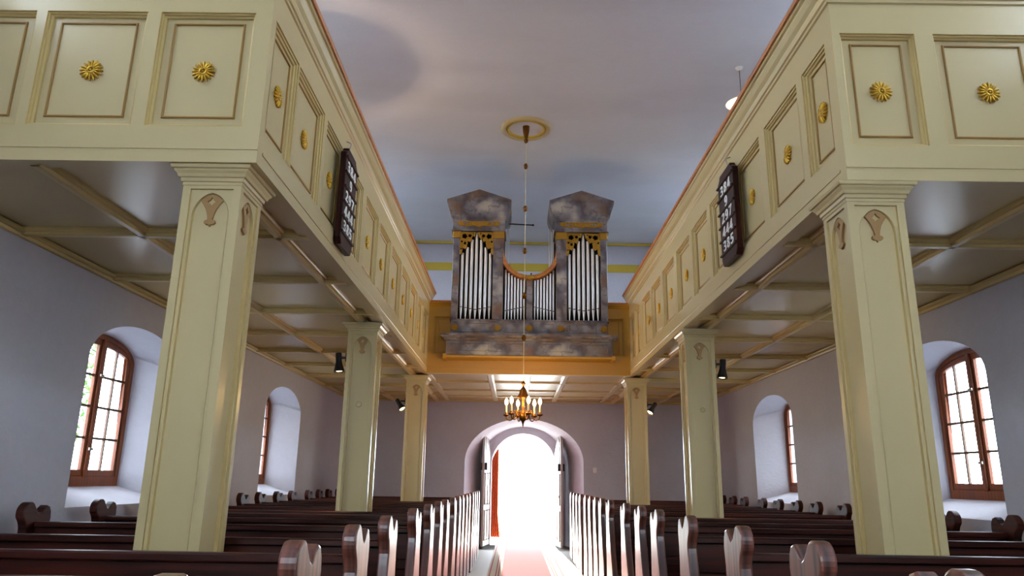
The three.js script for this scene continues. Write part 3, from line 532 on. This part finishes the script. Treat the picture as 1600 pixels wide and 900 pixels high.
// platforms the pews stand on
// ------------------------------------------------------------------ aisle runner
{
  const r = thing('carpet_runner', 'red aisle runner with pale striped borders leading to the door', 'carpet', 0, 0, -8.5);
  part('red_field', box(-0.38, 0.38, 0, 0.012, 0.2, 17.2), M.carpet, r);
  for (const s of [-1, 1]) { part('pale_border', box(Math.min(s * 0.38, s * 0.6), Math.max(s * 0.38, s * 0.6), 0, 0.011, 0.2, 17.2), M.carpetEdge, r); for (const a of [0.42, 0.46, 0.555]) part('red_stripe', box(Math.min(s * a, s * (a + 0.016)), Math.max(s * a, s * (a + 0.016)), 0.004, 0.0125, 0.2, 17.2), M.carpetLine, r); }
}

// ------------------------------------------------------------------ hymn boards
const font = await new FontLoader().loadAsync('fonts/droid/droid_sans_bold.typeface.json');
for (const [side, D0, D1, y0, y1] of [['left', 5.33, 5.73, 3.15, 3.97], ['right', 5.62, 6.06, 3.2, 4.02]]) {
  const s = side === 'left' ? -1 : 1, cx = (D0 + D1) / 2, w = D1 - D0, h = y1 - y0;
  const b0 = thing('hymn_board', `dark wooden hymn board with white numbers hanging on the ${side} gallery front`, 'hymn board', s * (GAP - 0.05), y0, -cx, 'hymn number boards');
  // local u must read left to right for someone in the nave: on the left face u = D, on the right face u = -D
  const m = side === 'left' ? face(0, 0, -1, 0, 1, 0, 1, 0, 0, -GAP + 0.012, y0, -cx) : face(0, 0, 1, 0, 1, 0, -1, 0, 0, GAP - 0.012, y0, -cx);
  const put = (g) => xf(g, m), hw = w / 2;
  const out = [[-hw, 0.05], [-hw + 0.04, 0], [hw - 0.04, 0], [hw, 0.05], [hw, h - 0.06], [hw - 0.05, h - 0.03], [hw - 0.07, h], [-hw + 0.07, h], [-hw + 0.05, h - 0.03], [-hw, h - 0.06]];
  part('board', put(extrude(out, [], 0.05, 0.008)), M.boardWood, b0);
  const lines = ['384', '9', '297', '444', '385'], pitch = (h - 0.2) / 5;
  for (let i = 0; i <= 5; i++) part('slot_rail', put(lbox(-hw - 0.003, hw + 0.003, h - 0.1 - i * pitch - 0.008, h - 0.1 - i * pitch + 0.008, 0.045, 0.066, 0.003)), M.boardWood, b0);
  lines.forEach((t, i) => {
    const size = pitch * 0.72, adv = 0.104, n = t.length;
    [...t].forEach((ch, k) => {
      const g = new TextGeometry(ch, { font, size, depth: 0.004, curveSegments: 4, bevelEnabled: false }); g.scale(1.22, 1, 1); g.computeBoundingBox(); const bb = g.boundingBox;
      g.translate(-(bb.min.x + bb.max.x) / 2 + (k - (n - 1) / 2) * adv, h - 0.1 - (i + 1) * pitch + 0.022, 0.05);
      part('digit', put(g), M.digit, b0);
    });
  });
  part('hook', put(tube([V(0, h - 0.03, 0.02), V(0, h + 0.05, 0.02), V(0, h + 0.1, 0.03), V(0, h + 0.12, -0.01)], 0.005, 10, 6)), M.steel, b0);
}

// ------------------------------------------------------------------ lamps
function bulbLight(x, y, z, color, power, radius = 1) { const l = new THREE.PointLight(color, power, 0, 2); l.position.set(x, y, z); l.castShadow = true; l.shadow.radius = radius; scene.add(l); return l; }
// chandelier on a long beaded cord
{
  const D = 10.3, X = -0.095, c = thing('chandelier', 'brass candle chandelier hanging on a long beaded cord before the organ', 'chandelier', X, 2.13, -D);
  const L = (pts, seg) => lathe(pts, seg).translate(X, 0, -D);
  part('body', L([[0, 2.12], [0.006, 2.13], [0.012, 2.17], [0.022, 2.2], [0.03, 2.205], [0.05, 2.23], [0.055, 2.26], [0.05, 2.29], [0.03, 2.31], [0.018, 2.33], [0.016, 2.38], [0.024, 2.4], [0.016, 2.42], [0.015, 2.5], [0.022, 2.52], [0.028, 2.54], [0.024, 2.56]], 20), M.brass, c);
  part('canopy', L([[0.09, 2.53], [0.085, 2.545], [0.06, 2.58], [0.045, 2.63], [0.03, 2.66], [0.015, 2.675], [0.01, 2.69], [0.012, 2.7], [0.028, 2.715], [0.032, 2.73], [0.02, 2.745], [0.004, 2.765]], 20), M.brass, c);
  part('cord', tube([V(X, 2.76, -D), V(X + 0.003, 6.62, -D)], 0.006, 3, 6), M.candle, c);
  for (const y of [3.38, 4.004, 4.687, 5.351, 6.037]) part('bead', L([[0.004, y - 0.05], [0.02, y - 0.042], [0.034, y - 0.012], [0.034, y + 0.012], [0.02, y + 0.042], [0.004, y + 0.05]], 14), M.brass, c);
  part('ceiling_cup', L([[0.01, 6.42], [0.03, 6.44], [0.034, 6.47], [0.02, 6.5], [0.03, 6.52], [0.05, 6.62], [0.055, 6.7]], 16), M.brass, c);
  for (let k = 0; k < 6; k++) {
    const a = k * Math.PI / 3 + 0.22, cs = Math.cos(a), sn = Math.sin(a), P = (r, y) => V(X + r * cs, y, -D + r * sn);
    const arm = part('arm', [tube([P(0.045, 2.27), P(0.09, 2.33), P(0.13, 2.31), P(0.14, 2.25), P(0.18, 2.215), P(0.225, 2.23), P(0.24, 2.27)], 0.0085, 28, 7), tube([P(0.13, 2.31), P(0.115, 2.35), P(0.09, 2.34), P(0.1, 2.315)], 0.006, 14, 6), lathe([[0.008, 2.265], [0.03, 2.275], [0.046, 2.29], [0.046, 2.295], [0.02, 2.292], [0.018, 2.32], [0.014, 2.325]], 14).translate(X + 0.24 * cs, 0, -D + 0.24 * sn)], M.brass, c);
    part('candle_sleeve', lathe([[0.012, 2.31], [0.012, 2.42], [0.009, 2.425], [0, 2.425]], 12).translate(X + 0.24 * cs, 0, -D + 0.24 * sn), M.candle, arm);
    part('bulb', lathe([[0.01, 2.425], [0.022, 2.445], [0.027, 2.468], [0.022, 2.495], [0.01, 2.52], [0, 2.53]], 12).translate(X + 0.24 * cs, 0, -D + 0.24 * sn), M.bulb, arm);
    bulbLight(X + 0.24 * cs, 2.465, -D + 0.24 * sn, '#ffcf8a', 0.8);
  }
  const m0 = thing('ceiling_medallion', 'round cream and gold plaster ring on the ceiling above the chandelier', 'ceiling medallion', X, CEIL, -D - 0.06);
  part('outer_ring', lathe([[0.31, 6.7], [0.315, 6.675], [0.34, 6.66], [0.365, 6.665], [0.385, 6.68], [0.395, 6.7]], 48).translate(X, 0, -D - 0.06), M.cream, m0);
  part('inner_ring', lathe([[0.265, 6.7], [0.27, 6.68], [0.285, 6.67], [0.3, 6.68], [0.312, 6.7]], 48).translate(X, 0, -D - 0.06), M.yellowBand, m0);
}
// enamel pendants over the galleries
for (const s of [-1, 1]) {
  const x = s * 2.68, D = 8.57, p = thing('pendant_lamp', `white enamel pendant lamp hanging from the ceiling over the ${s < 0 ? 'left' : 'right'} gallery`, 'lamp', x, 6.1, -D, 'enamel pendants over the galleries');
  const L = (pts, seg = 24) => lathe(pts, seg).translate(x, 0, -D);
  part('ceiling_rose', L([[0, 6.655], [0.03, 6.66], [0.045, 6.68], [0.05, 6.7]]), M.enamel, p);
  part('cord', tube([V(x, 6.66, -D), V(x, 6.3, -D)], 0.006, 2, 6), M.steel, p);
  part('shade', L([[0.02, 6.3], [0.03, 6.27], [0.04, 6.255], [0.09, 6.235], [0.16, 6.2], [0.2, 6.185], [0.205, 6.178], [0.198, 6.178], [0.155, 6.192], [0.088, 6.226], [0.03, 6.245]]), M.enamel, p);
  const yb = s < 0 ? 6.075 : 6.14;
  part('lamp_holder', L([[0.018, 6.25], [0.02, 6.22], [0.02, yb + 0.06], [0, yb + 0.06]]), M.enamel, p);
  part('bulb', L([[0, yb + 0.065], [0.014, yb + 0.06], [0.02, yb + 0.04], [0.034, yb + 0.012], [0.036, yb - 0.01], [0.028, yb - 0.032], [0, yb - 0.042]], 16), M.bulb, p);
  bulbLight(x, yb, -D, '#ffd9a8', s < 0 ? 4.0 : 0.8);
}
// black spot lamps clamped to the middle and far pillars
for (const side of ['left', 'right']) [1, 2].forEach((i) => {
  const s = side === 'left' ? -1 : 1, D = pillarD[side][i] - 0.1, pil = Math.abs(pillarX[side][i]), x = s * (pil + HALF + 0.09), y = i === 1 ? 2.6 : 2.56;
  const tilt = i === 1 ? 0.12 : 0.6, g0 = thing('spot_lamp', `small black spot lamp clamped to the ${i === 1 ? 'middle' : 'far'} pillar of the ${side} gallery`, 'lamp', x, y, -D, 'spot lamps on the pillars');
  const q = new THREE.Matrix4().makeTranslation(x, y, -D).multiply(new THREE.Matrix4().makeRotationZ(s * -tilt)).multiply(new THREE.Matrix4().makeRotationX(-tilt * 0.6));
  part('housing', xf(lathe([[0, 0.13], [0.03, 0.128], [0.034, 0.12], [0.034, 0.03], [0.04, 0.0], [0.058, -0.07], [0.06, -0.085], [0.054, -0.085], [0.036, -0.01], [0, 0]], 20), q), M.black, g0);
  part('bulb', xf(lathe([[0, -0.078], [0.03, -0.074], [0.048, -0.06], [0.03, -0.02], [0, -0.01]], 16), q), M.bulb, g0);
  part('bracket', [bbox(Math.min(s * (pil + HALF - 0.005), x), Math.max(s * (pil + HALF - 0.005), x), y + 0.06, y + 0.085, D - 0.012, D + 0.012, 0.004), bbox(s * (pil + HALF + 0.008) - 0.012, s * (pil + HALF + 0.008) + 0.012, y + 0.03, y + 0.12, D - 0.03, D + 0.03, 0.004)], M.black, g0);
  const sp = new THREE.SpotLight('#ffd2a0', 5, 0, 0.75, 0.5, 2), dir = V(0, -1, 0).transformDirection(q); sp.position.set(x, y, -D).addScaledVector(dir, 0.1); sp.target.position.copy(sp.position).addScaledVector(dir, 2); sp.castShadow = true; scene.add(sp, sp.target);
});

solo('light_switch', 'small white switch box on the end wall right of the doorway', 'switch', bbox(1.47, 1.55, 1.58, 1.7, FAR - 0.03, FAR, 0.006), M.enamel);

// ------------------------------------------------------------------ trees outside the windows
for (const [x, d, h, label] of [[-9.2, 13.4, 5.2, 'leafy green tree outside the nearer left window'], [9.2, 12.5, 5.4, 'leafy green tree outside the nearer right window']]) {
  const t = thing('tree', label, 'tree', x, -0.12, -d);
  part('trunk', [tube([V(x, -0.12, -d), V(x + 0.1, 1, -d), V(x, h * 0.55, -d - 0.1)], 0.13, 8, 8), tube([V(x, 1.2, -d), V(x + 0.5, 2.4, -d + 0.4)], 0.06, 5, 6), tube([V(x, 1.3, -d), V(x - 0.5, 2.6, -d - 0.4)], 0.06, 5, 6)], M.bark, t);
  const pos = []; for (let i = 0; i < 2600; i++) {
    const u = rnd() * 2 - 1, a = rnd() * 6.283, r = Math.cbrt(rnd()), q = Math.sqrt(1 - u * u), c = V(x + 1.15 * r * q * Math.cos(a), h * 0.58 + h * 0.4 * r * u, -d + 1.15 * r * q * Math.sin(a));
    const e = V(rnd() - 0.5, rnd() - 0.5, rnd() - 0.5).normalize().multiplyScalar(0.09), f = V(rnd() - 0.5, rnd() - 0.5, rnd() - 0.5).normalize().multiplyScalar(0.05);
    const A = c.clone().sub(e), Bp = c.clone().add(f), Cp = c.clone().add(e), Dp = c.clone().sub(f); for (const w of [A, Bp, Cp, A, Cp, Dp]) pos.push(w.x, w.y, w.z);
  }
  const g = new THREE.BufferGeometry(); g.setAttribute('position', new THREE.Float32BufferAttribute(pos, 3)); g.computeVertexNormals(); part('foliage', g, M.leaf, t).userData.kind = 'stuff';
}

renderer.render(scene, camera);
